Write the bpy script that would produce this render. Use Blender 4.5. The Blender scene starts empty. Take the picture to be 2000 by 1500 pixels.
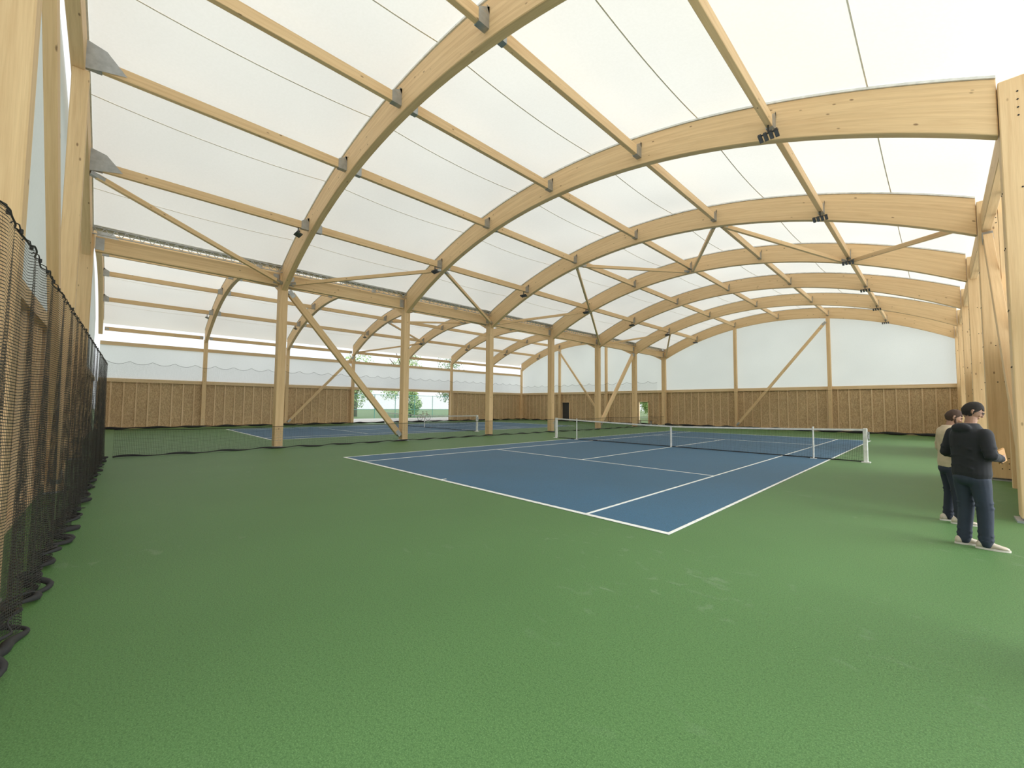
import bpy, math, random
from mathutils import Vector, Matrix
random.seed(7)
C = bpy.context.scene.collection
V = Vector
PI = math.pi
try:
    vs=bpy.context.scene.view_settings; vs.view_transform = 'Standard'; vs.gamma = 1.10
except Exception:
    pass
ZOOM=None

# ------------------------------------------------------------------ mesh kit
class MB:
    def __init__(s): s.v=[]; s.f=[]; s.uv=[]
    def face(s, idx, uvs): s.f.append(tuple(idx)); s.uv.append(uvs)
    def poly(s, pts, uvs=None):
        b=len(s.v); s.v += [tuple(p) for p in pts]
        if uvs is None: uvs=[(0,0)]*len(pts)
        s.face(range(b,b+len(pts)), uvs)
    def sweep(s, pts, sides, norms, w, h):
        b=len(s.v); L=0; n=len(pts); uo=random.random()*20; vo=random.random()*20
        hs=h if isinstance(h,list) else [h]*n; h=hs[n//2]
        for i,p in enumerate(pts):
            a=sides[i]*(w/2); c=norms[i]*(hs[i]/2)
            s.v += [tuple(p-a-c),tuple(p+a-c),tuple(p+a+c),tuple(p-a+c)]
        vv=[(0,w),(w,w+h),(w+h,2*w+h),(2*w+h,2*w+2*h)]
        for i in range(n-1):
            d=(pts[i+1]-pts[i]).length
            for k in range(4):
                k2=(k+1)%4; q=b+i*4
                s.face((q+k,q+k2,q+4+k2,q+4+k),[(uo+L,vo+vv[k][0]),(uo+L,vo+vv[k][1]),(uo+L+d,vo+vv[k][1]),(uo+L+d,vo+vv[k][0])])
            L+=d
        q=b+(n-1)*4
        s.face((b+3,b+2,b+1,b),[(uo,vo),(uo,vo+w),(uo+.02,vo+w),(uo+.02,vo)])
        s.face((q,q+1,q+2,q+3),[(uo,vo),(uo,vo+w),(uo+.02,vo+w),(uo+.02,vo)])
    def bar(s, A, B, w, h, up=V((0,0,1))):
        A=V(A);B=V(B); d=(B-A).normalized()
        if abs(d.dot(up))>.98: up=V((0,1,0))
        sd=d.cross(up).normalized(); nn=sd.cross(d).normalized()
        s.sweep([A,B],[sd,sd],[nn,nn],w,h)
    def box(s, x0,x1,y0,y1,z0,z1):
        dx,dy,dz=x1-x0,y1-y0,z1-z0; cx,cy,cz=(x0+x1)/2,(y0+y1)/2,(z0+z1)/2
        X,Y,Z=V((1,0,0)),V((0,1,0)),V((0,0,1))
        if dz>=dx and dz>=dy: s.sweep([V((cx,cy,z0)),V((cx,cy,z1))],[X,X],[Y,Y],dx,dy)
        elif dx>=dy: s.sweep([V((x0,cy,cz)),V((x1,cy,cz))],[Y,Y],[Z,Z],dy,dz)
        else: s.sweep([V((cx,y0,cz)),V((cx,y1,cz))],[-X,-X],[Z,Z],dx,dz)
    def rings(s, rr, cap=True):
        b=len(s.v); n=len(rr[0])
        for r in rr: s.v += [tuple(p) for p in r]
        for i in range(len(rr)-1):
            for k in range(n):
                k2=(k+1)%n; q=b+i*n
                s.face((q+k,q+k2,q+n+k2,q+n+k),[(k/n,i),((k+1)/n,i),((k+1)/n,i+1),(k/n,i+1)])
        if cap:
            s.face([b+k for k in reversed(range(n))],[(0,0)]*n)
            q=b+(len(rr)-1)*n; s.face([q+k for k in range(n)],[(0,0)]*n)
    def tube(s, pts, r, n=8):
        pts=[V(p) for p in pts]
        if not isinstance(r,(list,tuple)): r=[r]*len(pts)
        rr=[]; ref=None
        for i,p in enumerate(pts):
            d=(pts[min(i+1,len(pts)-1)]-pts[max(i-1,0)]).normalized()
            if ref is None: ref=V((0,0,1)) if abs(d.z)<.9 else V((0,1,0))
            a=d.cross(ref)
            if a.length<1e-4: a=d.cross(V((1,0,0)))
            a.normalize(); c=a.cross(d).normalized(); ref=c
            rr.append([p+(a*math.cos(t)+c*math.sin(t))*r[i] for t in [-2*PI*k/n for k in range(n)]])
        s.rings(rr)
    def blob(s, c, rx, ry, rz, n=14, fn=None, rot=None):
        rr=[]
        for i in range(1,n):
            th=PI*i/n; r=[]
            for k in range(2*n):
                ph=2*PI*k/(2*n)
                p=V((math.sin(th)*math.cos(ph),math.sin(th)*math.sin(ph),-math.cos(th)))
                q=V((p.x*rx,p.y*ry,p.z*rz))
                if fn: q=fn(q,p)
                if rot: q=rot@q
                r.append(V(c)+q)
            rr.append(r)
        s.rings(rr)
    def build(s, name, mat, parent=None, smooth=False, bevel=0):
        me=bpy.data.meshes.new(name); me.from_pydata(s.v,[],s.f)
        ul=me.uv_layers.new(name='UVMap')
        flat=[c for u in s.uv for p in u for c in p]
        ul.data.foreach_set('uv',flat)
        me.materials.append(mat)
        if smooth: me.polygons.foreach_set('use_smooth',[True]*len(me.polygons))
        me.update()
        o=bpy.data.objects.new(name,me); C.objects.link(o)
        if parent is not None:
            o.parent=parent; o.matrix_parent_inverse=Matrix.Translation(-parent.location) if parent.get('wspace') else Matrix()
        if bevel:
            m=o.modifiers.new('Bevel','BEVEL'); m.width=bevel; m.segments=1; m.limit_method='ANGLE'
        return o

def thing(name,label,cat,loc=(0,0,0),group=None,rz=0,ws=True):
    """Empty at the base; children meshes written in world space when ws"""
    o=bpy.data.objects.new(name,None); C.objects.link(o); o.empty_display_size=.2
    o.location=loc; o.rotation_euler=(0,0,rz)
    if label: o['label']=label
    if cat: o['category']=cat
    if group: o['group']=group
    if ws: o['wspace']=1
    return o
def struct(name, loc=(0,0,0)):
    o=bpy.data.objects.new(name,None); C.objects.link(o); o.location=loc; o['kind']='structure'; o['wspace']=1
    return o

# ------------------------------------------------------------------ materials
def newmat(name):
    m=bpy.data.materials.new(name); m.use_nodes=True; nt=m.node_tree
    return m,nt,nt.nodes['Principled BSDF'],nt.nodes['Material Output']
def N(nt,t,**k):
    n=nt.nodes.new(t)
    for a,b in k.items():
        if a.startswith('i_'): n.inputs[a[2:].replace('_',' ')].default_value=b
        else: setattr(n,a,b)
    return n
def L(nt,a,b): nt.links.new(a,b)
def ramp(nt,fac,stops):
    r=nt.nodes.new('ShaderNodeValToRGB'); e=r.color_ramp.elements
    e[0].position,e[0].color=stops[0][0],(*stops[0][1],1); e[1].position,e[1].color=stops[-1][0],(*stops[-1][1],1)
    for p,c in stops[1:-1]:
        x=e.new(p); x.color=(*c,1)
    L(nt,fac,r.inputs[0]); return r.outputs[0]
def mapping(nt,out,sc,loc=None,rot=None):
    m=nt.nodes.new('ShaderNodeMapping'); m.inputs['Scale'].default_value=sc; L(nt,out,m.inputs[0])
    if rot: m.inputs['Rotation'].default_value=rot
    return m.outputs[0]
def mix(nt,f,a,b,mode='MIX'):
    n=nt.nodes.new('ShaderNodeMix'); n.data_type='RGBA'; n.blend_type=mode
    for i,x in ((0,f),(6,a),(7,b)):
        if hasattr(x,'links'): L(nt,x,n.inputs[i])
        elif i==0: n.inputs[0].default_value=x
        else: n.inputs[i].default_value=(*x,1)
    return n.outputs[2]
def math_(nt,op,a,b=None):
    n=nt.nodes.new('ShaderNodeMath'); n.operation=op
    for i,x in ((0,a),(1,b)):
        if x is None: continue
        if hasattr(x,'links'): L(nt,x,n.inputs[i])
        else: n.inputs[i].default_value=x
    return n.outputs[0]
def plain(name,col,rough=.6,metal=0):
    m,nt,b,o=newmat(name)
    tc=N(nt,'ShaderNodeTexCoord'); nz=N(nt,'ShaderNodeTexNoise',i_Scale=9.0,i_Detail=3.0)
    L(nt,tc.outputs['Object'],nz.inputs['Vector'])
    c=ramp(nt,nz.outputs['Fac'],[(.3,tuple(x*.85 for x in col)),(.7,tuple(min(1,x*1.1) for x in col))])
    L(nt,c,b.inputs['Base Color']); b.inputs['Roughness'].default_value=rough; b.inputs['Metallic'].default_value=metal
    return m
def wood(name,light,dark,knots=True,lam=.042):
    m,nt,b,o=newmat(name)
    uv=N(nt,'ShaderNodeTexCoord').outputs['UV']
    n1=N(nt,'ShaderNodeTexNoise',i_Scale=1.0,i_Detail=5.0,i_Distortion=.8); L(nt,mapping(nt,uv,(.7,16,1)),n1.inputs['Vector'])
    n2=N(nt,'ShaderNodeTexNoise',i_Scale=1.0,i_Detail=2.0); L(nt,mapping(nt,uv,(3,150,1)),n2.inputs['Vector'])
    c=ramp(nt,n1.outputs['Fac'],[(.3,dark),(.55,light),(.75,tuple(min(1,x*1.06) for x in light))])
    g=ramp(nt,n2.outputs['Fac'],[(.3,(.88,.85,.81)),(.7,(1,1,1))])
    c=mix(nt,.7,c,g,'MULTIPLY')
    sep=N(nt,'ShaderNodeSeparateXYZ'); L(nt,uv,sep.inputs[0])
    fl=math_(nt,'FLOOR',math_(nt,'DIVIDE',sep.outputs[1],lam))
    wn=N(nt,'ShaderNodeTexWhiteNoise',noise_dimensions='1D'); L(nt,fl,wn.inputs['W'])
    lc=ramp(nt,wn.outputs['Value'],[(0,(.91,.89,.87)),(1,(1.0,1.0,1.0))])
    c=mix(nt,.85,c,lc,'MULTIPLY')
    if knots:
        vo=N(nt,'ShaderNodeTexVoronoi',i_Scale=1.0); L(nt,mapping(nt,uv,(2.2,5,1)),vo.inputs['Vector'])
        k=ramp(nt,vo.outputs['Distance'],[(.05,(1,1,1)),(.10,(0,0,0))])
        c=mix(nt,math_(nt,'MULTIPLY',k,.8),c,(.18,.085,.04))
    oi=N(nt,'ShaderNodeObjectInfo')
    rc=ramp(nt,oi.outputs['Random'],[(0,(.93,.91,.89)),(1,(1,1,1))])
    c=mix(nt,1,c,rc,'MULTIPLY')
    L(nt,c,b.inputs['Base Color']); b.inputs['Roughness'].default_value=.6
    b.inputs['Specular IOR Level'].default_value=.3
    return m
WOOD=wood('glulam_spruce',(.93,.67,.375),(.83,.565,.30))
STUD=wood('stud_timber',(.94,.71,.44),(.83,.59,.33),False)
def osb():
    m,nt,b,o=newmat('strand_board')
    uv=N(nt,'ShaderNodeTexCoord').outputs['UV']
    d=N(nt,'ShaderNodeTexNoise',i_Scale=16.0,i_Detail=2.0); L(nt,uv,d.inputs['Vector'])
    w=mix(nt,.06,uv,d.outputs['Color'])
    cs=[]
    for rt,sc in ((.5,(46,13,1)),(-.7,(40,12,1))):
        vo=N(nt,'ShaderNodeTexVoronoi',i_Scale=1.0); L(nt,mapping(nt,w,sc,rot=(0,0,rt)),vo.inputs['Vector'])
        sp=N(nt,'ShaderNodeSeparateColor'); L(nt,vo.outputs['Color'],sp.inputs[0]); cs.append(sp.outputs[0])
    v=math_(nt,'MULTIPLY',math_(nt,'ADD',cs[0],cs[1]),.5)
    c=ramp(nt,v,[(.1,(.44,.28,.135)),(.5,(.62,.42,.22)),(.9,(.79,.57,.32))])
    nz=N(nt,'ShaderNodeTexNoise',i_Scale=.7,i_Detail=2.0); L(nt,uv,nz.inputs['Vector'])
    c=mix(nt,1,c,ramp(nt,nz.outputs['Fac'],[(.3,(.88,.88,.88)),(.7,(1,1,1))]),'MULTIPLY')
    L(nt,c,b.inputs['Base Color']); b.inputs['Roughness'].default_value=.75
    return m
OSB=osb()
def fabric(name,col,tr):
    m,nt,b,o=newmat(name); nt.nodes.remove(b)
    tc=N(nt,'ShaderNodeTexCoord').outputs['Object']
    nz=N(nt,'ShaderNodeTexNoise',i_Scale=.20,i_Detail=2.0); L(nt,tc,nz.inputs['Vector'])
    n2=N(nt,'ShaderNodeTexNoise',i_Scale=20.0,i_Detail=2.0); L(nt,tc,n2.inputs['Vector'])
    c=ramp(nt,nz.outputs['Fac'],[(.3,tuple(x*.88 for x in col)),(.7,col)])
    c=mix(nt,1,c,ramp(nt,n2.outputs['Fac'],[(.35,(.975,.975,.97)),(.65,(1,1,1))]),'MULTIPLY')
    t=N(nt,'ShaderNodeBsdfTranslucent'); d=N(nt,'ShaderNodeBsdfDiffuse'); x=N(nt,'ShaderNodeMixShader')
    L(nt,c,t.inputs[0]); L(nt,c,d.inputs[0]); x.inputs[0].default_value=tr
    L(nt,d.outputs[0],x.inputs[1]); L(nt,t.outputs[0],x.inputs[2]); L(nt,x.outputs[0],o.inputs[0])
    return m
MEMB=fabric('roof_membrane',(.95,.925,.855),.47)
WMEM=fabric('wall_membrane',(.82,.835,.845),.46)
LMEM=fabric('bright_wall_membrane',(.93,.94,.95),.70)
SEAM=plain('seam_tape',(.80,.73,.60),.7)
RAIL=plain('white_rail',(.85,.86,.85),.4)
def groundmat(name,a,b_,c_,scuff):
    m,nt,b,o=newmat(name)
    tc=N(nt,'ShaderNodeTexCoord').outputs['Object']
    n1=N(nt,'ShaderNodeTexNoise',i_Scale=130.0,i_Detail=4.0,i_Roughness=.7); L(nt,tc,n1.inputs['Vector'])
    c=ramp(nt,n1.outputs['Fac'],[(.3,a),(.5,b_),(.72,c_)])
    n2=N(nt,'ShaderNodeTexNoise',i_Scale=.45,i_Detail=5.0); L(nt,tc,n2.inputs['Vector'])
    c=mix(nt,1,c,ramp(nt,n2.outputs['Fac'],[(.3,(.88,.90,.87)),(.7,(1,1,1))]),'MULTIPLY')
    n4=N(nt,'ShaderNodeTexNoise',i_Scale=60.0,i_Detail=3.0); L(nt,tc,n4.inputs['Vector'])
    c=mix(nt,1,c,ramp(nt,n4.outputs['Fac'],[(.36,(.74,.78,.74)),(.52,(1,1,1))]),'MULTIPLY')
    if scuff:
        n3=N(nt,'ShaderNodeTexNoise',i_Scale=1.0,i_Detail=6.0,i_Distortion=.8); L(nt,mapping(nt,tc,(3.5,6,1)),n3.inputs['Vector'])
        f=ramp(nt,n3.outputs['Fac'],[(.60,(0,0,0)),(.80,(1,1,1))])
        n6=N(nt,'ShaderNodeTexNoise',i_Scale=.35,i_Detail=1.0); L(nt,tc,n6.inputs['Vector'])
        f2=ramp(nt,n6.outputs['Fac'],[(.50,(0,0,0)),(.62,(1,1,1))])
        c=mix(nt,math_(nt,'MULTIPLY',math_(nt,'MULTIPLY',f,f2),.2),c,(.5,.54,.46))
    L(nt,c,b.inputs['Base Color']); b.inputs['Roughness'].default_value=.58; b.inputs['Specular IOR Level'].default_value=.32
    bp=N(nt,'ShaderNodeBump',i_Strength=.4,i_Distance=.003); n5=N(nt,'ShaderNodeTexNoise',i_Scale=190.0,i_Detail=3.0); L(nt,tc,n5.inputs['Vector'])
    L(nt,n5.outputs['Fac'],bp.inputs['Height']); L(nt,bp.outputs[0],b.inputs['Normal'])
    return m
GREEN=groundmat('green_acrylic',(.040,.108,.028),(.070,.170,.047),(.145,.295,.10),True)
BLUE=groundmat('blue_acrylic',(.018,.078,.155),(.026,.112,.220),(.05,.16,.29),False)
LINE=plain('line_paint',(.84,.85,.82),.6)
STEEL=plain('galvanised_steel',(.42,.44,.45),.45,.7)
BLACK=plain('black_plastic',(.02,.02,.022),.5)
GLASS=plain('lamp_lens',(.10,.10,.11),.2)
WHITE=plain('white_powder_coat',(.82,.83,.82),.35)
CORD=plain('black_cord',(.010,.010,.011),.8)
def netmat(name,cell,th,col=(.012,.013,.013)):
    m,nt,b,o=newmat(name)
    uv=N(nt,'ShaderNodeTexCoord').outputs['UV']; sp=N(nt,'ShaderNodeSeparateXYZ'); L(nt,uv,sp.inputs[0])
    f=[]
    for k in (0,1):
        q=math_(nt,'FRACT',math_(nt,'DIVIDE',sp.outputs[k],cell)); f.append(math_(nt,'LESS_THAN',q,th/cell))
    a=math_(nt,'MAXIMUM',f[0],f[1])
    L(nt,a,b.inputs['Alpha']); b.inputs['Base Color'].default_value=(*col,1); b.inputs['Roughness'].default_value=.8
    return m
NET=netmat('backstop_netting',.022,.0060,(.013,.012,.010))
NETF=netmat('far_netting',.045,.0024,(.05,.055,.055))
CNET=netmat('court_netting',.045,.0042)

# ------------------------------------------------------------------ dimensions
X0,XR,XL=-15.63,3.42,-34.80
S=5.514; Y=[-0.743+S*(k-1) for k in range(8)]       # frames 0..7
HALLS=[('main hall',(X0+XR)/2,(XR-X0)/2,1),('side hall',(X0+XL)/2,(X0-XL)/2,-1)]
RLO=19.4; ZLO=8.65; DEP=.75
def zlo(dx): return ZLO-(RLO-math.sqrt(RLO*RLO-dx*dx))
def zup(dx):
    R=RLO+DEP; return ZLO+DEP-(R-math.sqrt(R*R-dx*dx))+.10*(min(1,abs(dx)/9.53))**4
ORD=['nearest','second','third','fourth','fifth','sixth','seventh','eighth']

# ------------------------------------------------------------------ ground and floor
st=struct('floor'); m=MB(); m.box(XL-.6,XR+.8,Y[0]-1.6,Y[7]+.6,-.3,0); o=m.build('green_surface',GREEN,st)
GRASS=groundmat('grass_ground',(.06,.10,.03),(.14,.22,.07),(.22,.32,.12),False)
m=MB(); m.poly([(-160,-90,-.06),(110,-90,-.06),(110,160,-.06),(-160,160,-.06)]); o=m.build('grass_field',GRASS); o['kind']='structure'
PAVE=plain('pale_paving',(.62,.61,.58),.8)
m=MB(); m.box(-47,XL-.6,-6,44,-.2,-.01); m.box(XR+.8,14,-8,38,-.2,-.012); o=m.build('path',PAVE); o['kind']='structure'

def court(xr,label,grp):
    xl=xr-10.97; t=thing('tennis_court',label,'tennis court',(xl+5.485,11.885,0),grp)
    m=MB(); m.box(xl,xr,0,23.77,-.02,.004); m.build('blue_surface',BLUE,t)
    def ln(n,x0,x1,y0,y1):
        q=MB(); q.box(x0,x1,y0,y1,.0005,.008); q.build(n,LINE,t)
    ln('baseline',xl,xr,0,.09); ln('baseline',xl,xr,23.68,23.77)
    ln('doubles_sideline',xl,xl+.05,.09,23.68); ln('doubles_sideline',xr-.05,xr,.09,23.68)
    ln('singles_sideline',xl+1.37,xl+1.42,.09,23.68); ln('singles_sideline',xr-1.42,xr-1.37,.09,23.68)
    ln('service_line',xl+1.42,xr-1.42,5.46,5.51); ln('service_line',xl+1.42,xr-1.42,18.26,18.31)
    ln('centre_service_line',xl+5.46,xl+5.51,5.51,18.26)
    ln('centre_mark',xl+5.46,xl+5.51,.09,.22); ln('centre_mark',xl+5.46,xl+5.51,23.55,23.68)
court(0,'blue tennis court with white lines in the main hall, nearest the camera','tennis courts')
court(-19.6,'blue tennis court behind the central timber columns in the side hall','tennis courts')

def tnet(xr,label,grp):
    xl=xr-10.97; yn=11.885; a=xl-.914; b=xr+.914
    t=thing('tennis_net',label,'tennis net',((a+b)/2,yn,0),grp)
    def top(x):
        c=(a+b)/2; return .914+.156*min(1,abs(x-c)/((b-a)/2))**1.3
    n=48; m=MB(); bd=MB()
    for i in range(n):
        x0=a+(b-a)*i/n; x1=a+(b-a)*(i+1)/n
        m.poly([(x0,yn,.03),(x1,yn,.03),(x1,yn,top(x1)-.03),(x0,yn,top(x0)-.03)],[(x0,0),(x1,0),(x1,top(x1)),(x0,top(x0))])
        bd.bar((x0,yn,top(x0)-.027),(x1,yn,top(x1)-.027),.03,.06)
    m.build('netting',CNET,t); bd.build('top_band',WHITE,t)
    q=MB(); q.box((a+b)/2-.03,(a+b)/2+.03,yn-.02,yn+.02,.008,.92); q.build('centre_strap',WHITE,t)
    q=MB(); q.box(a,b,yn-.008,yn+.008,.015,.05); q.build('bottom_cord',CORD,t)
    for x,sg in ((a,-1),(b,1)):
        q=MB(); q.box(x-.055,x+.055,yn-.055,yn+.055,.0,1.09); ps=q.build('post',WHITE,t,bevel=.012)
        q=MB(); q.box(x-.11,x+.11,yn-.11,yn+.11,.0,.03); q.build('base_plate',WHITE,ps)
        q=MB(); q.box(x-.03+.07*sg,x+.03+.07*sg,yn-.04,yn+.04,.74,.98); q.tube([(x+.08*sg,yn-.04,.86),(x+.08*sg,yn-.16,.86),(x+.08*sg,yn-.16,.78)],.012); q.build('winder',STEEL,ps)
    for x in (xl+1.37-.914,xr-1.37+.914) if xr==0 else ():
        q=MB(); q.tube([(x,yn,.0),(x,yn,1.09)],.025,10); q.box(x-.09,x+.09,yn-.09,yn+.09,.0,.025); q.build('singles_stick',WHITE,t)
tnet(0,'black tennis net with white band across the nearer blue court','tennis nets')
tnet(-19.6,'farther tennis net across the side hall court behind the columns','tennis nets')

# ------------------------------------------------------------------ frames
def arch(h,k):
    nm,xc,hf,sg=HALLS[h]; y=Y[k]
    lab=(f"glulam timber arch of the {nm}, {ORD[k-1]} one from the camera" if k else f"glulam arch seen edge-on at the near gable of the {nm}")
    if k==7: lab=f"farthest glulam arch of the {nm}, standing against the end wall"
    t=thing('roof_arch',lab,'arch',(xc,y,6.2),f'glulam roof arches of the {nm}')
    n=56; P=[];Sd=[];Nn=[];H=[];TP=[]
    e=hf-.02
    for i in range(n+1):
        a=-1+2*i/n; dx=e*math.sin(a*PI/2*.8)/math.sin(PI/2*.8)
        lo,up_=zlo(dx),zup(dx); P.append(V((xc+dx,y,(lo+up_)/2))); H.append(up_-lo); Sd.append(V((0,1,0))); Nn.append(V((0,0,1))); TP.append(V((xc+dx,y,up_+.025)))
    m=MB(); m.sweep(P,Sd,Nn,.20,H); m.build('beam',WOOD,t,bevel=.012)
    m=MB(); m.sweep(TP,Sd,Nn,.25,.045); m.build('membrane_rail',RAIL,t)
def dowels(m,x,y,z,rows,cols,ax):
    for i in range(rows):
        for j in range(cols):
            o=(j-(cols-1)/2)*.11
            if ax=='x': m.tube([(x,y+o,z-i*.13),(x+.008,y+o,z-i*.13)],.012,8)
            else: m.tube([(x+o,y,z-i*.13),(x+o,y-.008,z-i*.13)],.012,8)
def column(x,k,lab,grp,wx=.36,wy=.30,ztop=6.95,foot=True):
    y=Y[k]; t=thing('timber_column',lab,'column',(x,y,0),grp)
    m=MB(); m.box(x-wx/2,x+wx/2,y-wy/2,y+wy/2,.06 if foot else 0,ztop); m.build('post',WOOD,t,bevel=.012)
    m=MB(); m.box(x-wx/2-.05,x+wx/2+.05,y-wy/2-.05,y+wy/2+.05,0,.03); m.box(x-wx/2+.02,x+wx/2-.02,y-.05,y+.05,.02,.08); m.build('base_plate',STEEL,t)
    m=MB()
    dowels(m,x+wx/2,y,6.75,4,2,'x'); dowels(m,x+wx/2,y,.55,3,2,'x'); dowels(m,x,y-wy/2,6.75,4,2,'y'); dowels(m,x,y-wy/2,.55,3,2,'y')
    if x>0:
        for z in (5.2,4.3,3.3,2.4): dowels(m,x-wx/2-.008,y,z,1,2,'x'); dowels(m,x,y-wy/2,z,1,2,'y')
    m.build('dowels',STEEL if x<0 else CORD,t)
for k in range(8):
    for h in (0,1): arch(h,k)
    column(X0,k,('timber column at the near left gable, between main and side hall' if k==0 else f"tall timber column between the two courts, {ORD[k-1]} from the camera"),'columns between the two halls')
    if k>0:
        column(XL,k,f"timber column in the far left side wall, {ORD[k-1]} from the left",'columns along the left side wall',.24,.24,6.4)
        column(XR+.24,k,f"timber column in the right wall, {ORD[k-1]} from the camera",'columns along the right wall',.50,.34,7.0)

def eave(x0,x1,z0,z1,lab,b0=0):
    for b in range(b0,7):
        t=thing('eave_beam',f"{lab}, {ORD[b]} bay from the camera",'beam',((x0+x1)/2,Y[b],z0),lab)
        m=MB(); m.box(x0,x1,Y[b]+.18,Y[b+1]-.18,z0,z1); m.build('beam',WOOD,t,bevel=.01)
        m=MB(); m.box(x1,x1+.012,Y[b]+.18,Y[b]+.38,z0+.05,z1-.05); m.build('bracket',STEEL,t)
        m=MB(); m.box(x1,x1+.012,Y[b+1]-.38,Y[b+1]-.18,z0+.05,z1-.05); m.build('bracket',STEEL,t)
eave(X0-.09,X0+.09,6.45,6.93,'deep timber beam linking the central columns')
eave(XR+.05,XR+.22,6.2,6.7,'timber eave beam along top of right wall',2)
eave(XL-.07,XL+.07,6.40,6.64,'timber eave beam of the left side wall')
t=thing('lattice_girder','thin metal lattice strip running above the beam of the central columns','lattice',(X0,13,6.95))
m=MB(); m.bar((X0+.22,Y[0],6.95),(X0+.22,Y[7],6.95),.028,.028); m.bar((X0+.22,Y[0],7.17),(X0+.22,Y[7],7.17),.028,.028); m.build('chord',STEEL,t)
m=MB(); yy=Y[0]
while yy<Y[7]-.25:
    m.bar((X0+.22,yy,6.95),(X0+.22,yy+.125,7.17),.018,.018); m.bar((X0+.22,yy+.125,7.17),(X0+.22,yy+.25,6.95),.018,.018); yy+=.25
m.build('web',STEEL,t)
st=struct('trim_1',(X0,0,7)); m=MB(); m.box(X0-.45,X0+.16,Y[0]-.1,Y[7]+.1,7.25,7.30); m.build('gutter_tray',RAIL,st)

# ------------------------------------------------------------------ purlins
def purlx(h,r):
    nm,xc,hf,sg=HALLS[h]; return (X0+sg*(2*hf)*r/6.0)
def purlz(h,r):
    return zlo(purlx(h,r)-HALLS[h][1])+.30
for h in (0,1):
    nm=HALLS[h][0]; side='right' if h==0 else 'left'
    for r in range(1,6):
        x=purlx(h,r); z=purlz(h,r)
        for b in range(7):
            if h==0 and b==0 and r==5: continue
            t=thing('purlin',f"{nm} purlin, {ORD[b]} bay from camera, {['','first','second','third','fourth','fifth'][r]} row {side} of central columns",'purlin',(x,Y[b],z),f'purlins of the {nm}')
            m=MB(); m.bar((x,Y[b]+.11,z),(x,Y[b+1]-.11,z),.12,.25); m.build('beam',WOOD,t,bevel=.008)
            for ye,sg in ((Y[b]+.10,1),(Y[b+1]-.10,-1)):
                m=MB(); L1=.24
                m.box(x+.06,x+.070,min(ye,ye+sg*L1),max(ye,ye+sg*L1),z-.13,z+.13); m.box(x-.070,x-.06,min(ye,ye+sg*L1),max(ye,ye+sg*L1),z-.13,z+.13)
                m.box(x-.07,x+.07,min(ye,ye+sg*L1),max(ye,ye+sg*L1),z-.14,z-.13)
                m.poly([(x+.074,ye,z+.13),(x+.074,ye+sg*.08,z+.28),(x+.074,ye,z+.28)]); m.poly([(x+.074,ye,z+.13),(x+.074,ye+sg*L1,z+.13),(x+.074,ye,z+.28)])
                if b==0 and sg==1 and r<3:
                    m.poly([(x+.08,ye-.05,z-.2),(x+.08,ye+.62,z-.05),(x+.08,ye+.30,z+.32),(x+.08,ye-.05,z+.42)])
                m.build('bracket',STEEL,t)

# ------------------------------------------------------------------ ceiling membrane
st=struct('ceiling',(X0,13,7))
for h in (0,1):
    nm,xc,hf,sg=HALLS[h]
    xi=X0+sg*.05; xo=xc+sg*(hf+.42); xs0,xs1=min(xi,xo),max(xi,xo)
    def surf(x,y):
        b=min(6,max(0,int((y-Y[0])/S))); f=(y-Y[b])/S
        f=min(1,max(0,f)); return zup(x-xc)+.065-.14*4*f*(1-f)*max(0,1-min(1,abs((x-xc)/hf))**6)
    for b in range(7):
        m=MB(); nx=34; ny=8
        for i in range(nx+1):
            x=xs0+(xs1-xs0)*i/nx
            for j in range(ny+1):
                y=Y[b]+S*j/ny; yy=min(max(y,Y[b]),Y[b+1]-1e-4) ; m.v.append((x,y,surf(x,yy) if 0<j<ny else zup(x-xc)+.065))
        for i in range(nx):
            for j in range(ny):
                q=i*(ny+1)+j; m.face((q,q+1,q+ny+2,q+ny+1),[(0,0)]*4)
        m.build('membrane_panel',MEMB,st,smooth=True)
    for r in range(6):
        x=X0+sg*(2*hf)*(r+.5)/6
        m=MB(); n=70; pts=[]
        for j in range(n+1):
            y=Y[0]+(Y[7]-Y[0])*j/n; pts.append(V((x,y,surf(x,min(y,Y[7]-1e-4))-.012)))
        m.sweep(pts,[V((1,0,0))]*(n+1),[V((0,0,1))]*(n+1),.022,.008); m.build('seam',SEAM,st)

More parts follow.
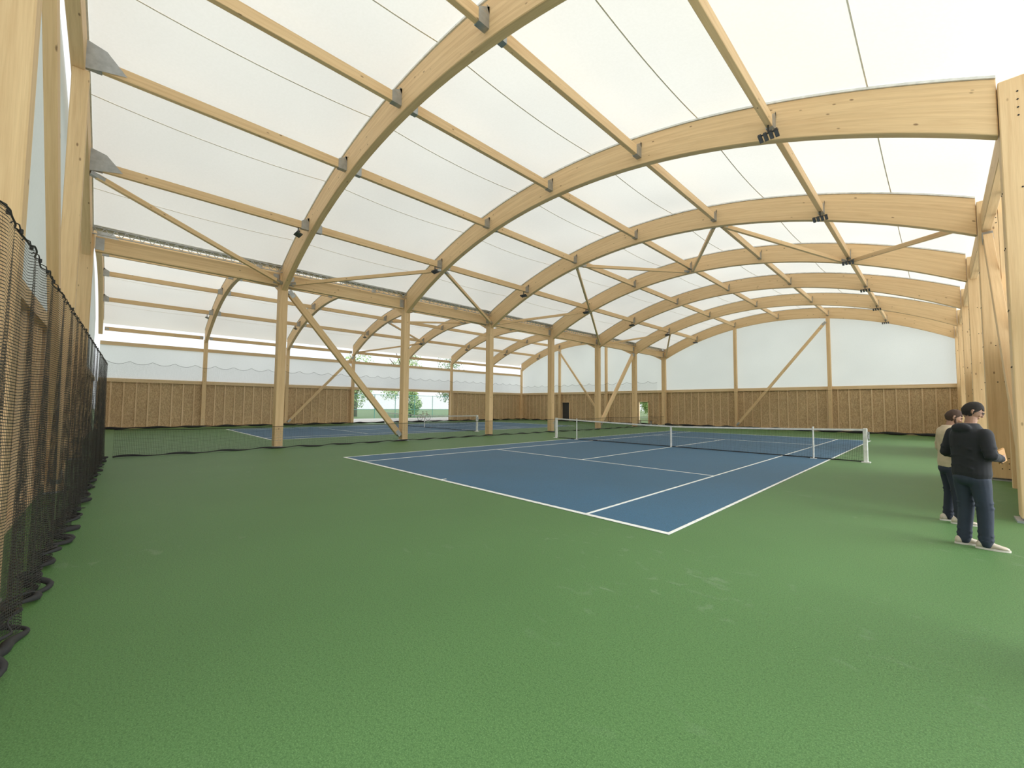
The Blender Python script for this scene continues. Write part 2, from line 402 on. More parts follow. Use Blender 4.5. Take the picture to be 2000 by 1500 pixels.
# ------------------------------------------------------------------ braces
def brace(A,B,lab,grp,w=.11,hh=.14,name='timber_brace',cut=.15):
    A=V(A);B=V(B); d=(B-A).normalized()
    t=thing(name,lab,'brace',A,grp)
    m=MB(); m.bar(A+d*cut,B-d*cut,w,hh); m.build('bar',WOOD,t,bevel=.008)
    for P_,e in ((A,1),(B,-1)):
        m=MB(); m.bar(P_+d*e*.0,P_+d*e*(cut+.16),w+.02,hh*.7); m.build('end_plate',STEEL,t)
g='wind braces under the roof'
for h in (0,1):
    nm,xc,hf,sg=HALLS[h]
    def P_(k,r,dy):
        x=X0+sg*.26 if r==0 else (X0+sg*(2*hf)-sg*.1 if r==6 else purlx(h,r)+sg*.0)
        z=6.5 if r in (0,6) else purlz(h,r)-.22
        return (x,Y[k]+dy,z)
    seq=[(0,1),(1,0),(2,1),(3,0),(4,1),(5,0),(6,1),(7,0)]
    for i in range(7):
        brace(P_(*seq[i],.10),P_(*seq[i+1],-.10),f"slanting roof brace of {nm} beside the central columns, {ORD[i]} bay from camera",g)
    seq=[(4,1),(3,2),(4,3),(3,4),(4,5),(3,6)]
    for i in range(5):
        s1=-.10 if seq[i][0]==4 else .10
        a=V(P_(*seq[i],s1)); b=V(P_(*seq[i+1],-s1)); dx=V((sg*.1,0,0))
        brace(a+dx,b-dx,f"zigzag roof brace between third and fourth {nm} arches, {['first','second','third','fourth','fifth'][i]} from central columns",g)
gb='diagonal wall braces'
brace((X0+.02,Y[1]+.2,6.3),(X0+.02,Y[2]-.2,.25),'heavy diagonal brace between first and second central columns, reaching the floor',gb,.18,.26)
brace((X0+.02,Y[5]+.2,.25),(X0+.02,Y[6]-.2,6.3),'diagonal brace between fifth and sixth central columns',gb,.18,.26)
brace((XR+.14,Y[3]-.2,6.1),(XR+.14,Y[2]+.2,.25),'diagonal brace beside the two standing people in the right wall',gb,.16,.24)
brace((XL+.22,Y[2]+.1,.25),(XL+.22,Y[3]-.1,6.1),'diagonal brace on the strand-board left wall beside the open doorway',gb,.14,.2)

# ------------------------------------------------------------------ walls
def ubox(m,axis,a0,a1,z0,z1,p,th):
    if axis=='x':
        for q in (p,p+th): m.poly([(a0,q,z0),(a1,q,z0),(a1,q,z1),(a0,q,z1)],[(a0,z0),(a1,z0),(a1,z1),(a0,z1)])
    else:
        for q in (p,p+th): m.poly([(q,a0,z0),(q,a1,z0),(q,a1,z1),(q,a0,z1)],[(a0,z0),(a1,z0),(a1,z1),(a0,z1)])
def boardwall(st,axis,a0,a1,p,inn,holes=()):
    m=MB(); cuts=sorted(holes); cur=a0
    for (h0,h1,hz) in cuts:
        if h0>cur: ubox(m,axis,cur,h0,0,3.12,p,-inn*.02)
        if hz<3.0: ubox(m,axis,h0,h1,hz,3.12,p,-inn*.02)
        cur=h1
    if cur<a1: ubox(m,axis,cur,a1,0,3.12,p,-inn*.02)
    m.build('strand_board_panel',OSB,st)
    def bb(x0,x1,q0,q1,z0,z1,n):
        q=MB(); lo,hi=min(q0,q1),max(q0,q1)
        if axis=='x': q.box(x0,x1,lo,hi,z0,z1)
        else: q.box(lo,hi,x0,x1,z0,z1)
        q.build(n,STUD,st)
    n=max(1,round((a1-a0)/.62)); 
    for i in range(n+1):
        a=a0+(a1-a0)*i/n
        if any(h0-.02<a<h1+.02 and hz>2.9 for h0,h1,hz in holes): continue
        zb=0.02
        for h0,h1,hz in holes:
            if h0-.02<a<h1+.02: zb=hz
        bb(a-.036,a+.036,p+inn*.005,p+inn*.06,zb,3.10,'stud')
    bb(a0,a1,p+inn*.003,p+inn*.13,3.10,3.34,'top_rail')
    cur=a0
    for h0,h1,hz in cuts+[(a1,a1,0)]:
        if h0>cur: bb(cur,h0,p+inn*.004,p+inn*.12,0.0,.06,'sole_plate')
        cur=h1
def white(st,axis,a0,a1,p,z0,z1fn,n=1,mt=None):
    m=MB()
    for i in range(n):
        b0=a0+(a1-a0)*i/n; b1=a0+(a1-a0)*(i+1)/n
        if axis=='x': m.poly([(b0,p,z0),(b1,p,z0),(b1,p,z1fn(b1)),(b0,p,z1fn(b0))])
        else: m.poly([(p,b0,z0),(p,b1,z0),(p,b1,z1fn(b1)),(p,b0,z1fn(b0))])
    m.build('membrane_panel',mt or WMEM,st)
yf=Y[7]+.26
holes_side=[(-28.25,-27.15,2.15),(-18.35,-17.35,2.2)]
zw0=lambda x:zup(min(9.5,abs(x-HALLS[0][1])))+.02
zw1=lambda x:zup(min(9.55,abs(x-HALLS[1][1])))+.02
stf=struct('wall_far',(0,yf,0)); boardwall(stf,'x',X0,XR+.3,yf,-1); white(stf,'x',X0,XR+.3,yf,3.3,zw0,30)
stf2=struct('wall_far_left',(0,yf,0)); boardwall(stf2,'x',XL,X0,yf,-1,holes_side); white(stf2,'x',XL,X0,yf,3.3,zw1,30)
d=struct('door_1',(-27.7,yf,0)); q=MB(); q.box(-28.25,-27.15,yf+.02,yf+.06,0,2.15); q.build('door_leaf',BLACK,d); q=MB(); q.box(-28.3,-28.22,yf-.14,yf,0,2.2); q.box(-27.18,-27.1,yf-.14,yf,0,2.2); q.box(-28.3,-27.1,yf-.14,yf,2.15,2.23); q.build('door_frame',STUD,d)
d=struct('door_2',(-17.85,yf,0)); q=MB(); q.box(-18.4,-18.32,yf-.14,yf,0,2.25); q.box(-17.38,-17.3,yf-.14,yf,0,2.25); q.box(-18.4,-17.3,yf-.14,yf,2.2,2.28); q.build('door_frame',STUD,d)
yn=Y[0]-.26
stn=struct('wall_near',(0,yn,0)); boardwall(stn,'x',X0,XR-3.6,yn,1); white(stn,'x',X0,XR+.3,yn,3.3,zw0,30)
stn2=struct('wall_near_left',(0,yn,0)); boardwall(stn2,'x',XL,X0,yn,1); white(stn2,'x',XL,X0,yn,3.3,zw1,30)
def gpost(x,y,h,lab,grp):
    t=thing('gable_post',lab,'post',(x,y,0),grp)
    m=MB(); m.box(x-.11,x+.11,y-.19,y+.08,.03,zlo(abs(x-HALLS[h][1]))+.02); m.build('post',WOOD,t,bevel=.01)
    m=MB(); m.box(x-.16,x+.16,y-.22,y+.09,0,.03); m.build('base_plate',STEEL,t)
XA,XB=X0+19.05/3,X0+2*19.05/3; XC,XD=X0-19.17/3,X0-2*19.17/3
gpost(XA,Y[7]-.02,0,'left of two timber posts on the main hall end wall','posts on the far end wall')
gpost(XB,Y[7]-.02,0,'right of two timber posts on the main hall end wall','posts on the far end wall')
gpost(XC,Y[7]-.02,1,'right of two timber posts on the side hall end wall','posts on the far end wall')
gpost(XD,Y[7]-.02,1,'left of two timber posts on the side hall end wall','posts on the far end wall')
brace((XA+.1,Y[7]-.30,.25),(XB-.1,Y[7]-.30,8.1),'long diagonal brace across the white end wall of the main hall',gb,.12,.2)
brace((XC-.1,Y[7]-.30,.25),(XD+.1,Y[7]-.30,8.1),'long diagonal brace across the end wall of the side hall',gb,.12,.2)
def npost(x,lab):
    t=thing('gable_post',lab,'post',(x,Y[0],0),'posts of the near gable wall')
    m=MB(); m.box(x-.14,x+.14,Y[0]-.08,Y[0]+.17,.03,zlo(abs(x-HALLS[0][1]))+.02); m.build('post',WOOD,t,bevel=.012)
    m=MB(); m.box(x-.18,x+.18,Y[0]-.09,Y[0]+.18,0,.03); m.build('base_plate',STEEL,t)
npost(XB,'thick timber post at the left picture edge behind the black netting'); npost(XA,'second timber post of the near gable, capped by a steel plate')
brace((XA+.2,Y[0]+.08,.25),(XB-.2,Y[0]+.08,8.1),'diagonal brace of the near gable between its two timber posts',gb,.12,.30)
stl=struct('wall_left',(XL,13,0)); xp=XL-.28
boardwall(stl,'y',Y[0],Y[7],xp,1,[(Y[3]+.12,Y[5]-.12,3.06)])
white(stl,'y',Y[0],Y[7],xp+.10,3.3,lambda y:5.55,1,LMEM)
m=MB(); m.box(XL-.24,XL-.13,Y[0],Y[7],5.5,5.74); m.build('mid_rail',STUD,stl)
strr=struct('wall_right',(XR,13,0)); xq=XR+.6
for b in (2,4,6): boardwall(strr,'y',Y[b],Y[b+1],xq,-1)
white(strr,'y',Y[0],Y[7],xq,3.3,lambda y:7.1,1,LMEM)
for b in (0,1,3,5):
    m=MB(); m.box(xq-.13,xq,Y[b],Y[b+1],3.1,3.34); m.build('top_rail',STUD,strr)
for b in (2,3,4,5,6):
    for f_ in (.25,.5,.75):
        m=MB(); yy=Y[b]+S*f_; m.box(xq-.36,xq-.14,yy-.07,yy+.07,0.0,6.75); m.build('wall_post',WOOD,strr)

# ------------------------------------------------------------------ nets
def hangnet(lab,path,zt,mat,cat='net',sp=1.15,sag=.16,amp=.03,freq=6,zb=.04,nz=8,step=.06,uvk=1.1,hem=.03,hemamp=.06,grp='netting hung along the hall walls',cordr=.008,hooks=False,topamp=.3):
    A,B=V(path[0]),V(path[1]); D=(B-A); Ln=D.length; d=D/Ln; nrm=V((-d.y,d.x,0))
    if hooks: nrm=-nrm
    t=thing('backstop_net' if hooks or zt>1 else 'divider_net',lab,cat,(A+B)/2,grp)
    n=int(Ln/step); m=MB(); top=[];bot=[];b2=[]
    def w(s,z):
        f=1-z/zt; k=topamp+(1-topamp)*f
        return k*(amp*math.sin(freq*s+1.7*math.sin(.9*s))+amp*.5*math.sin(freq*2.3*s+f*1.2))
    for i in range(n+1):
        s=Ln*i/n; f=(s/sp)%1; ztop=zt-sag*4*f*(1-f)
        for j in range(nz+1):
            z=zb+(ztop-zb)*j/nz; p=A+d*s+nrm*w(s,z); m.v.append((p.x,p.y,z))
            if j==nz: top.append((p.x,p.y,z))
        pb=A+d*s+nrm*(w(s,zb)*1.25+hemamp*math.sin(freq*.83*s+.5+math.sin(2.1*s))*.5); bot.append((pb.x,pb.y,max(hem,hem+.02*math.sin(5*s)+.012)))
        if hooks:
            pb=A+d*(s+.05*math.sin(7*s))+nrm*(w(s,.1)*1.1+.01+.05*math.sin(freq*1.9*s)); b2.append((pb.x,pb.y,.10+.05*math.sin(3.3*s)+.03*math.sin(11*s)))
    for i in range(n):
        for j in range(nz):
            q=i*(nz+1)+j; u0,u1=Ln*i/n*uvk,Ln*(i+1)/n*uvk; z0=zb+(zt-zb)*j/nz; z1=zb+(zt-zb)*(j+1)/nz
            m.face((q,q+nz+1,q+nz+2,q+1),[(u0,z0),(u1,z0),(u1,z1),(u0,z1)])
    m.build('netting',mat,t)
    q=MB(); q.tube(top,cordr,5); q.build('top_cord',CORD,t)
    q=MB(); q.tube(bot,[hem*(1+.45*math.sin(i*.37)) for i in range(len(bot))],7); q.build('hem',CORD,t,smooth=True)
    if hooks:
        q=MB(); q.tube(b2,[hem*(.6+.4*math.sin(i*.23)) for i in range(len(b2))],7); q.build('hem',CORD,t,smooth=True)
        k=0
        while k*sp<Ln-.1:
            p=A+d*(k*sp); q=MB(); q.tube([(p.x,p.y,zt-.02),(p.x,p.y-.01,zt+.03),(p.x,p.y-.04,zt+.045),(p.x,p.y-.05,zt+.03)],.005,6); q.tube([(p.x,p.y,zt-.03),(p.x,p.y,zt+.0)],.011,8); q.build('hook',CORD,t); k+=1
hangnet('long black net hanging in folds along the near gable at the left',((.2,-6.015,0),(X0+.3,-5.64,0)),2.92,NET,sp=.40,sag=.03,amp=.055,freq=8,nz=14,step=.03,uvk=1.6,hem=.026,hemamp=.09,cordr=.006,hooks=True,topamp=.25)
hangnet('pale scalloped net hung along the left strand-board wall of the side hall',((XL+.55,Y[0]+.3,0),(XL+.55,Y[7]-.7,0)),4.45,NETF,step=.12,nz=4,freq=4,hem=.06,cordr=.010,sag=.2)
hangnet('net hung in front of the side hall end wall',((XL+.6,Y[7]-.6,0),(X0-.4,Y[7]-.6,0)),4.2,NETF,step=.12,nz=4,freq=4,hem=.06,cordr=.010,sag=.2)
hangnet('dark net bunched low in front of the main hall end wall',((X0+.3,Y[7]-.65,0),(XR-.1,Y[7]-.65,0)),3.05,NETF,step=.1,nz=4,freq=5,hem=.08,hemamp=.2,sag=.05)
hangnet('knee-high black divider net running between the two courts beside the columns',((X0+.38,Y[0]+.85,0),(X0+.38,Y[7]-.9,0)),.88,CNET,step=.08,nz=3,freq=2,hem=.026,amp=.05,sp=5.514,sag=.05,grp='divider net',cordr=.010)

# ------------------------------------------------------------------ floodlights
def flood(x,y,z,lab,grp):
    t=thing('floodlight',lab,'floodlight',(x,y,z),grp)
    m=MB(); m.box(x-.015,x+.015,y-.015,y+.015,z-.16,z); m.box(x-.18,x+.18,y-.015,y+.015,z-.18,z-.16); m.build('bracket',BLACK,t)
    tilt=-.35
    for i in range(4):
        xx=x-.15+.10*i
        m=MB(); c=V((xx,y,z-.235)); ca,sa=math.cos(tilt),math.sin(tilt)
        def T(px,py,pz): return V((c.x+px,c.y+py*ca-pz*sa,c.z+py*sa+pz*ca))
        def bx(mm,x0,x1,y0,y1,z0,z1):
            P=[T(a,b_,c_) for c_ in (z0,z1) for b_ in (y0,y1) for a in (x0,x1)]
            for f in ((0,2,3,1),(4,5,7,6),(0,1,5,4),(2,6,7,3),(0,4,6,2),(1,3,7,5)): mm.poly([P[k] for k in f])
        bx(m,-.034,.034,-.10,.10,-.015,.015)
        for k in range(6): bx(m,-.032,.032,-.092+.035*k,-.083+.035*k,.015,.038)
        md=m.build('lamp_module',BLACK,t)
        m=MB(); bx(m,-.028,.028,-.09,.09,-.019,-.0145); m.build('lens',GLASS,md)
for h in (0,1):
    nm=HALLS[h][0]
    for r,side in ((1,'above the central columns'),(5,'near the outer wall')):
        for k in range(1,8):
            if h==0 and r==5 and k==1: continue
            flood(purlx(h,r),Y[k]-.42,purlz(h,r)-.13,f"black floodlight of the {nm} {side}, under the {ORD[k-1]} arch from camera",f'floodlights of the {nm}')

# ------------------------------------------------------------------ bench
t=thing('bench','low reddish bench by the end wall near the last central column','bench',(-16.6,30.6,0))
RED=plain('red_brown_slats',(.25,.06,.04),.6)
BEN=plain('brown_slats',(.16,.06,.04),.6)
m=MB(); 
for i in range(3): m.box(-17.4,-15.9,30.4+.12*i,30.5+.12*i,.42,.45)
m.build('seat',BEN,t)
for x in (-17.2,-16.1):
    m=MB(); m.box(x-.03,x+.03,30.42,30.47,0,.42); m.box(x-.03,x+.03,30.67,30.72,0,.42); m.box(x-.03,x+.03,30.42,30.72,.38,.42); m.build('leg',STEEL,t)

# ------------------------------------------------------------------ outdoors
LEAF=[]
for i,(a,b_) in enumerate((((.12,.22,.06),(.28,.42,.12)),((.14,.24,.07),(.36,.50,.18)),((.08,.16,.06),(.20,.32,.13)))):
    m_,nt,b,o=newmat('leaves_%d'%i)
    oi=N(nt,'ShaderNodeTexCoord'); nz=N(nt,'ShaderNodeTexNoise',i_Scale=1.5,i_Detail=3.0); L(nt,oi.outputs['Object'],nz.inputs['Vector'])
    L(nt,ramp(nt,nz.outputs['Fac'],[(.35,a),(.65,b_)]),b.inputs['Base Color']); b.inputs['Roughness'].default_value=.6; LEAF.append(m_)
BARK=plain('bark',(.12,.09,.06),.9)
def tree(x,y,hh,w,lab,mi,low=.25):
    t=thing('tree',lab,'tree',(x,y,-.06),'trees beyond the hall',ws=True)
    m=MB(); m.tube([(x,y,-.06),(x+.1,y,hh*.4),(x-.1,y+.1,hh*.8)],[.035*hh,.022*hh,.008*hh])
    for i in range(5):
        a=i*1.3; m.tube([(x,y,hh*(.3+.08*i)),(x+math.cos(a)*w*.6,y+math.sin(a)*w*.6,hh*(.5+.09*i))],[.012*hh,.004*hh],6)
    m.build('trunk',BARK,t,smooth=True)
    m=MB(); cl=[]
    for i in range(18):
        a=random.random()*6.28; zz=random.uniform(low,.95); rr=w*math.sqrt(max(.05,1-((zz-.55)/.5)**2))*random.uniform(.2,.8)
        cl.append((x+math.cos(a)*rr,y+math.sin(a)*rr,hh*zz,w*random.uniform(.28,.5)))
    for i in range(2600):
        c=random.choice(cl); d=V((random.gauss(0,1),random.gauss(0,1),random.gauss(0,1))).normalized()*c[3]*random.uniform(.6,1.05)
        p=V(c[:3])+d; u=V((random.gauss(0,1),random.gauss(0,1),random.gauss(0,1))).normalized(); v=u.cross(d).normalized(); s=.15
        if p.z<.1: continue
        m.poly([p-u*s,p+v*s*.6,p+u*s,p-v*s*.6])
    m.build('foliage',LEAF[mi],t)
tree(-58,20.5,9.5,3.4,'rounded tree outside, left of those beyond the open left doorway',1)
tree(-64,31.5,13.0,4.0,'tallest tree outside, seen above the left wall',1)
tree(-62,41,11.0,3.6,'darker tree outside to the right of the tallest one',2)
tree(-54,27.5,4.0,2.2,'small bush outside, low between the rounded and the tallest tree',1,.12)
tree(-67,13,7.5,3.2,'tree outside showing at left of the open doorway',0)
tree(-29,56,9,3.2,'tree seen through the small open door of the end wall',1,.05)
tree(-24,47,5,2.2,'bush beside the path outside the end wall door',0,.05)
tree(19,26,8,3.2,'tree outside beyond the right wall opening',1,.1)
FG=plain('green_fence_paint',(.06,.24,.20),.5)
WIRE=netmat('fence_wire',.06,.004,(.08,.3,.25))
t=thing('wire_fence','green wire mesh fence outdoors beyond the open left doorway','fence',(-47,18,0))
m=MB(); m.poly([(-47,4,0),(-47,44,0),(-47,44,3),(-47,4,3)],[(4,0),(44,0),(44,3),(4,3)]); m.build('wire_mesh',WIRE,t)
for i in range(15):
    y=4+i*40/14; m=MB(); m.tube([(-47,y,-.05),(-47,y,3.05)],.04,8); m.build('post',FG,t)
for z in (1.1,3.0):
    m=MB(); m.tube([(-47,4,z),(-47,44,z)],.03,8); m.build('rail',FG,t)
def bike(x,y):
    t=thing('bicycle','small bicycle parked outside the open left doorway','bicycle',(x,y,0))
    for yy in (y-.5,y+.5):
        m=MB(); pts=[(x,yy+.33*math.cos(a),.35+.33*math.sin(a)) for a in [2*PI*i/24 for i in range(25)]]; m.tube(pts,.02,6)
        for i in range(8):
            a=PI*i/8; m.tube([(x,yy+.32*math.cos(a),.35+.32*math.sin(a)),(x,yy-.32*math.cos(a),.35-.32*math.sin(a))],.004,4)
        m.build('wheel',BLACK,t)
    m=MB()
    for a,b_ in (((-.5,.35),(-.15,.85)),((-.5,.35),(0,.33)),((0,.33),(-.18,.95)),((0,.33),(.36,.82)),((-.15,.8),(.35,.82)),((.5,.35),(.33,1.0))):
        m.tube([(x,y+a[0],a[1]),(x,y+b_[0],b_[1])],.018,6)
    m.build('frame',RED,t)
    m=MB(); m.tube([(x-.28,y+.3,1.0),(x,y+.34,1.02),(x+.28,y+.3,1.0)],.014,6); m.build('handlebar',BLACK,t)
    m=MB(); m.blob((x,y-.19,.97),.07,.13,.03,8); m.build('saddle',BLACK,t)
bike(-37.5,19.6)

# ------------------------------------------------------------------ people
SKIN=plain('skin',(.34,.185,.12),.7); HAIR=plain('dark_hair',(.014,.010,.008),.95); BROWNH=plain('brown_hair',(.05,.026,.016),.95)
HOOD=plain('black_hoodie',(.009,.010,.014),.9); BEIGE=plain('beige_shirt',(.52,.41,.27),.85)
DENIM=plain('denim',(.018,.027,.048),.85); DARKD=plain('dark_denim',(.014,.019,.036),.85)
SHOE=plain('beige_trainers',(.55,.47,.37),.6); SOLE=plain('pale_sole',(.66,.62,.55),.6); FOLD=plain('tan_folder',(.45,.22,.05),.6); LIP=plain('lip',(.25,.08,.06),.5)
def remesh(o,vx,sm=6):
    m=o.modifiers.new('Remesh','REMESH'); m.mode='VOXEL'; m.voxel_size=vx; m.use_smooth_shade=True
    s=o.modifiers.new('Smooth','SMOOTH'); s.factor=.5; s.iterations=sm
    return o
def oval(m,rings_,n=20,k_=1.0):
    rr=[]
    for (x,y,z,rx,ry) in rings_:
        rr.append([V((x+k_*rx*math.cos(a)*(abs(math.cos(a))**-.12 if abs(math.cos(a))>.05 else 1),y+k_*ry*math.sin(a),z)) for a in [2*PI*k/n for k in range(n)]])
    m.rings(rr)
def limb(m,pts,rs,n=14,k_=1.0):
    P=[];R=[]; rs=[r*k_ for r in rs]
    for i in range(len(pts)-1):
        a,b=V(pts[i]),V(pts[i+1])
        for j in range(6):
            f=j/6; P.append(a.lerp(b,f)); ff=f*f*(3-2*f); R.append(rs[i]*(1-ff)+rs[i+1]*ff)
    P.append(V(pts[-1])); R.append(rs[-1]); m.tube(P,R,n)
    for p,r in zip(pts,rs): m.blob(p,r*.97,r*.97,r*.97,8)
def folds(m,pts,rs,ks=((.35,.06),(.5,.05),(.82,.07),(.95,.06))):
    """cloth creases: slightly raised oblique rings along a limb"""
    for f,_ in ks:
        seg=f*(len(pts)-1); i=min(int(seg),len(pts)-2); t=seg-i; p=V(pts[i]).lerp(V(pts[i+1]),t); r=rs[i]*(1-t)+rs[i+1]*t
        d=(V(pts[i+1])-V(pts[i])).normalized(); a=d.cross(V((0,1,.3))).normalized(); c=a.cross(d).normalized()
        m.tube([p+(a*math.cos(q)+c*math.sin(q))*r*.97+d*.02*math.sin(q+f*9) for q in [2*PI*k/12 for k in range(10)]],.012,6)
def hand(m,w,d,nrm,sg,curl,sc=1.0):
    w=V(w); d=V(d).normalized(); nrm=V(nrm); nrm=(nrm-d*nrm.dot(d)).normalized(); sd=d.cross(nrm).normalized()*sg
    rr=[]
    for f,wd,th in ((-.3,.024,.02),(0,.026,.02),(.25,.033,.017),(.6,.040,.015),(1,.040,.012)):
        c=w+d*(.088*f*sc); rr.append([c+sd*(wd*sc*math.cos(a))+nrm*(th*sc*math.sin(a)) for a in [2*PI*k/12 for k in range(12)]])
    m.rings(rr)
    for i,(off,ln) in enumerate(((.030,.072),(.010,.080),(-.011,.074),(-.030,.058))):
        p=w+d*(.08*sc)+sd*(off*sc); cur=d.copy(); pts=[p]; a=0
        for seg,fr in ((0,.45),(1,.32),(2,.23)):
            a+=curl*(.8 if seg==0 else 1.0); cur=(d*math.cos(a)+nrm*math.sin(a)); p=p+cur*ln*fr*sc; pts.append(p)
        m.tube(pts,[.0098*sc,.0092*sc,.0085*sc,.0065*sc],8)
        m.blob(pts[-1],.0068*sc,.0068*sc,.0068*sc,6)
    p=w+d*(.022*sc)+sd*(.024*sc); pts=[p,p+(d*.7+sd*.75+nrm*.25)*.036*sc]; pts.append(pts[-1]+(d*.9+sd*.3+nrm*.45)*.028*sc); pts.append(pts[-1]+(d*.9+sd*.05+nrm*.5)*.020*sc)
    m.tube(pts,[.014*sc,.012*sc,.010*sc,.0075*sc],8); m.blob(pts[-1],.0078*sc,.0078*sc,.0078*sc,6)
def headparts(root,c,rotz,tiltx,skin,hair,body,beard=None,glasses=False,hs=1.0):
    R=Matrix.Rotation(rotz,3,'Z')@Matrix.Rotation(tiltx,3,'X'); c=V(c)
    def hf(q,p):
        x,y,z=q
        if p.z<-.1:
            k=(-p.z-.1); x*=1-.38*k; 
            y=y*(1-.30*k)+.012*k*(1 if p.y>0 else 1.6)
        if p.y>0: y*=.94
        else: y*=1.06
        return V((x,y,z))
    body.blob(c,.076*hs,.094*hs,.118*hs,18,hf,R)
    def B(off,rx,ry,rz,mm=None,n=8): (mm or body).blob(c+R@V(off),rx,ry,rz,n,None,R)
    body.tube([c+R@V((0,.086,.012)),c+R@V((0,.103,-.022)),c+R@V((0,.094,-.034))],[.008,.0135,.011],8)
    B((0,.080,.028),.050,.012,.009); B((.034,.070,-.022),.02,.016,.018); B((-.034,.070,-.022),.02,.016,.018)
    B((0,.083,-.052),.021,.010,.0065); B((0,.082,-.063),.018,.010,.006); B((0,.074,-.093),.022,.018,.016)
    for s in (-1,1): 
        body.tube([c+R@V((s*.070,-.004,.022)),c+R@V((s*.086,-.018,.012)),c+R@V((s*.084,-.014,-.012)),c+R@V((s*.070,-.002,-.026))],[.008,.011,.010,.008],8)
    for s in (-1,1):
        e=MB(); e.blob(c+R@V((s*.031,.0815,.010)),.011,.007,.006,8); e.build('eye',HAIR,root,smooth=True)
    lp=MB(); lp.tube([c+R@V((-.02,.086,-.057)),c+R@V((0,.0935,-.0565)),c+R@V((.02,.086,-.057))],.0022,6); lp.build('mouth',LIP,root)
    hm=MB(); n=26
    idx={}
    for i in range(n+1):
        th=PI*i/n
        for k in range(2*n):
            ph=2*PI*k/(2*n); p=V((math.sin(th)*math.cos(ph),math.sin(th)*math.sin(ph),math.cos(th)))
            q=V((p.x*.076,p.y*.094,p.z*.118)); q=hf(q,p)
            q*=1.045+.06*max(0,p.z)*(1-.3*max(0,p.y))+random.uniform(-.012,.012); idx[(i,k)]=len(hm.v); hm.v.append(tuple(c+R@(q*hs)))
    for i in range(n):
        for k in range(2*n):
            th=PI*(i+.5)/n; ph=2*PI*(k+.5)/(2*n); pz=math.cos(th); front=math.sin(th)*math.sin(ph)
            lim=.38 if front>.45 else (-.55 if front<-.10 else -.55+(front+.10)/.55*.93)
            if -.12<front<.14 and pz>-.12: lim=-1
            lim+=.06*math.sin(ph*11)
            if pz>lim:
                k2=(k+1)%(2*n); hm.face((idx[(i,k)],idx[(i+1,k)],idx[(i+1,k2)],idx[(i,k2)]),[(0,0)]*4)
    ho=hm.build('hair',hair,root,smooth=True); so=ho.modifiers.new('Solidify','SOLIDIFY'); so.thickness=.010; so.offset=-1
    for s in (-1,1):
        e=MB(); e.tube([c+R@V((s*.014,.092,.024)),c+R@V((s*.03,.089,.029)),c+R@V((s*.048,.077,.023))],.0032,6); e.build('eyebrow',hair,root)
    if beard:
        bm_=MB(); B((0,.066,-.083),.048,.030,.030,bm_,12); 
        for s in (-1,1): bm_.tube([c+R@V((s*.066,.012,-.01)),c+R@V((s*.060,.030,-.05)),c+R@V((s*.036,.062,-.085))],[.010,.014,.018],8)
        bm_.tube([c+R@V((-.036,.072,-.070)),c+R@V((-.028,.080,-.050)),c+R@V((0,.0925,-.044)),c+R@V((.028,.080,-.050)),c+R@V((.036,.072,-.070))],.007,6)
        remesh(bm_.build('beard',beard,root),.006,4)
    if glasses:
        g_=MB()
        for s in (-1,1):
            pts=[c+R@V((s*.032+.022*math.cos(a),.100-.006*abs(math.cos(a)),.010+.016*math.sin(a))) for a in [2*PI*i/16 for i in range(17)]]
            g_.tube(pts,.0022,6); g_.tube([c+R@V((s*.054,.094,.014)),c+R@V((s*.082,.03,.016)),c+R@V((s*.084,-.012,.012))],.0022,6)
        g_.tube([c+R@V((-.010,.101,.013)),c+R@V((.010,.101,.013))],.0022,6); g_.build('glasses',BLACK,root)
def shoe(root,a,yaw,toe=.17):
    m=MB(); R=Matrix.Rotation(yaw,3,'Z'); a=V(a); rr=[]
    for y,w,hh in ((-.085,.022,.05),(-.07,.036,.085),(-.03,.040,.105),(.03,.041,.095),(.08,.046,.068),(.13,.048,.052),(.17,.040,.042),(.192,.018,.028)):
        rr.append([a+R@V((w*math.cos(t),y,max(.012,hh/2+.012+hh/2*math.sin(t)))) for t in [2*PI*k/16 for k in range(16)]])
    m.rings(rr); sh=remesh(m.build('shoe',SHOE,root),.008,3)
    m=MB(); rr=[]
    for z in (0,.022):
        rr.append([a+R@V(((.045 if y0>-.02 else .038)*math.cos(t)*1.08,.053+.148*math.sin(t),z)) for t in [2*PI*k/24 for k in range(24)] for y0 in (math.sin(t)*.1,)])
    m.rings(rr); m.build('sole',SOLE,sh)
def inner(b,hips,legs,torso,arms):
    """skin body beneath the clothes so the figure is one continuous surface"""
    oval(b,torso,k_=.80); oval(b,hips,k_=.80)
    for p,r in legs: limb(b,p,r,12,.72)
    for p,r in arms: limb(b,p,r,12,.66)

# person in black: local frame faces +Y, right = +X
P1=(2.845,2.42,0)
p1=thing('person','standing person in black hoodie and jeans, back to camera, holding a tan folder','person',P1,rz=math.radians(-46),ws=False)
torso=[(0,0,.86,.182,.138),(0,0,.92,.198,.150),(0,0,1.03,.190,.145),(0,0,1.16,.194,.145),(0,.0,1.29,.202,.147),(0,-.005,1.38,.208,.138),(0,-.01,1.44,.188,.120),(0,-.01,1.50,.130,.095),(0,0,1.55,.085,.08)]
arms=[([(-.19,-.01,1.42),(-.262,-.05,1.16),(-.19,.17,1.08)],[.073,.060,.046]),([(.19,-.01,1.42),(.270,-.04,1.16),(.17,.17,1.12)],[.073,.061,.046])]
m=MB(); oval(m,torso)
for p,r_ in arms: limb(m,p,r_); folds(m,p,r_)
m.blob((0,-.100,1.485),.115,.055,.065,10); m.blob((0,0,.89),.192,.147,.04,10)
for z,a_ in ((1.0,.004),(1.12,-.004),(1.24,.004)): m.tube([(-.13,-.120+a_,z),(0,-.138,z+.03),(.13,-.117-a_,z-.02)],.014,6)
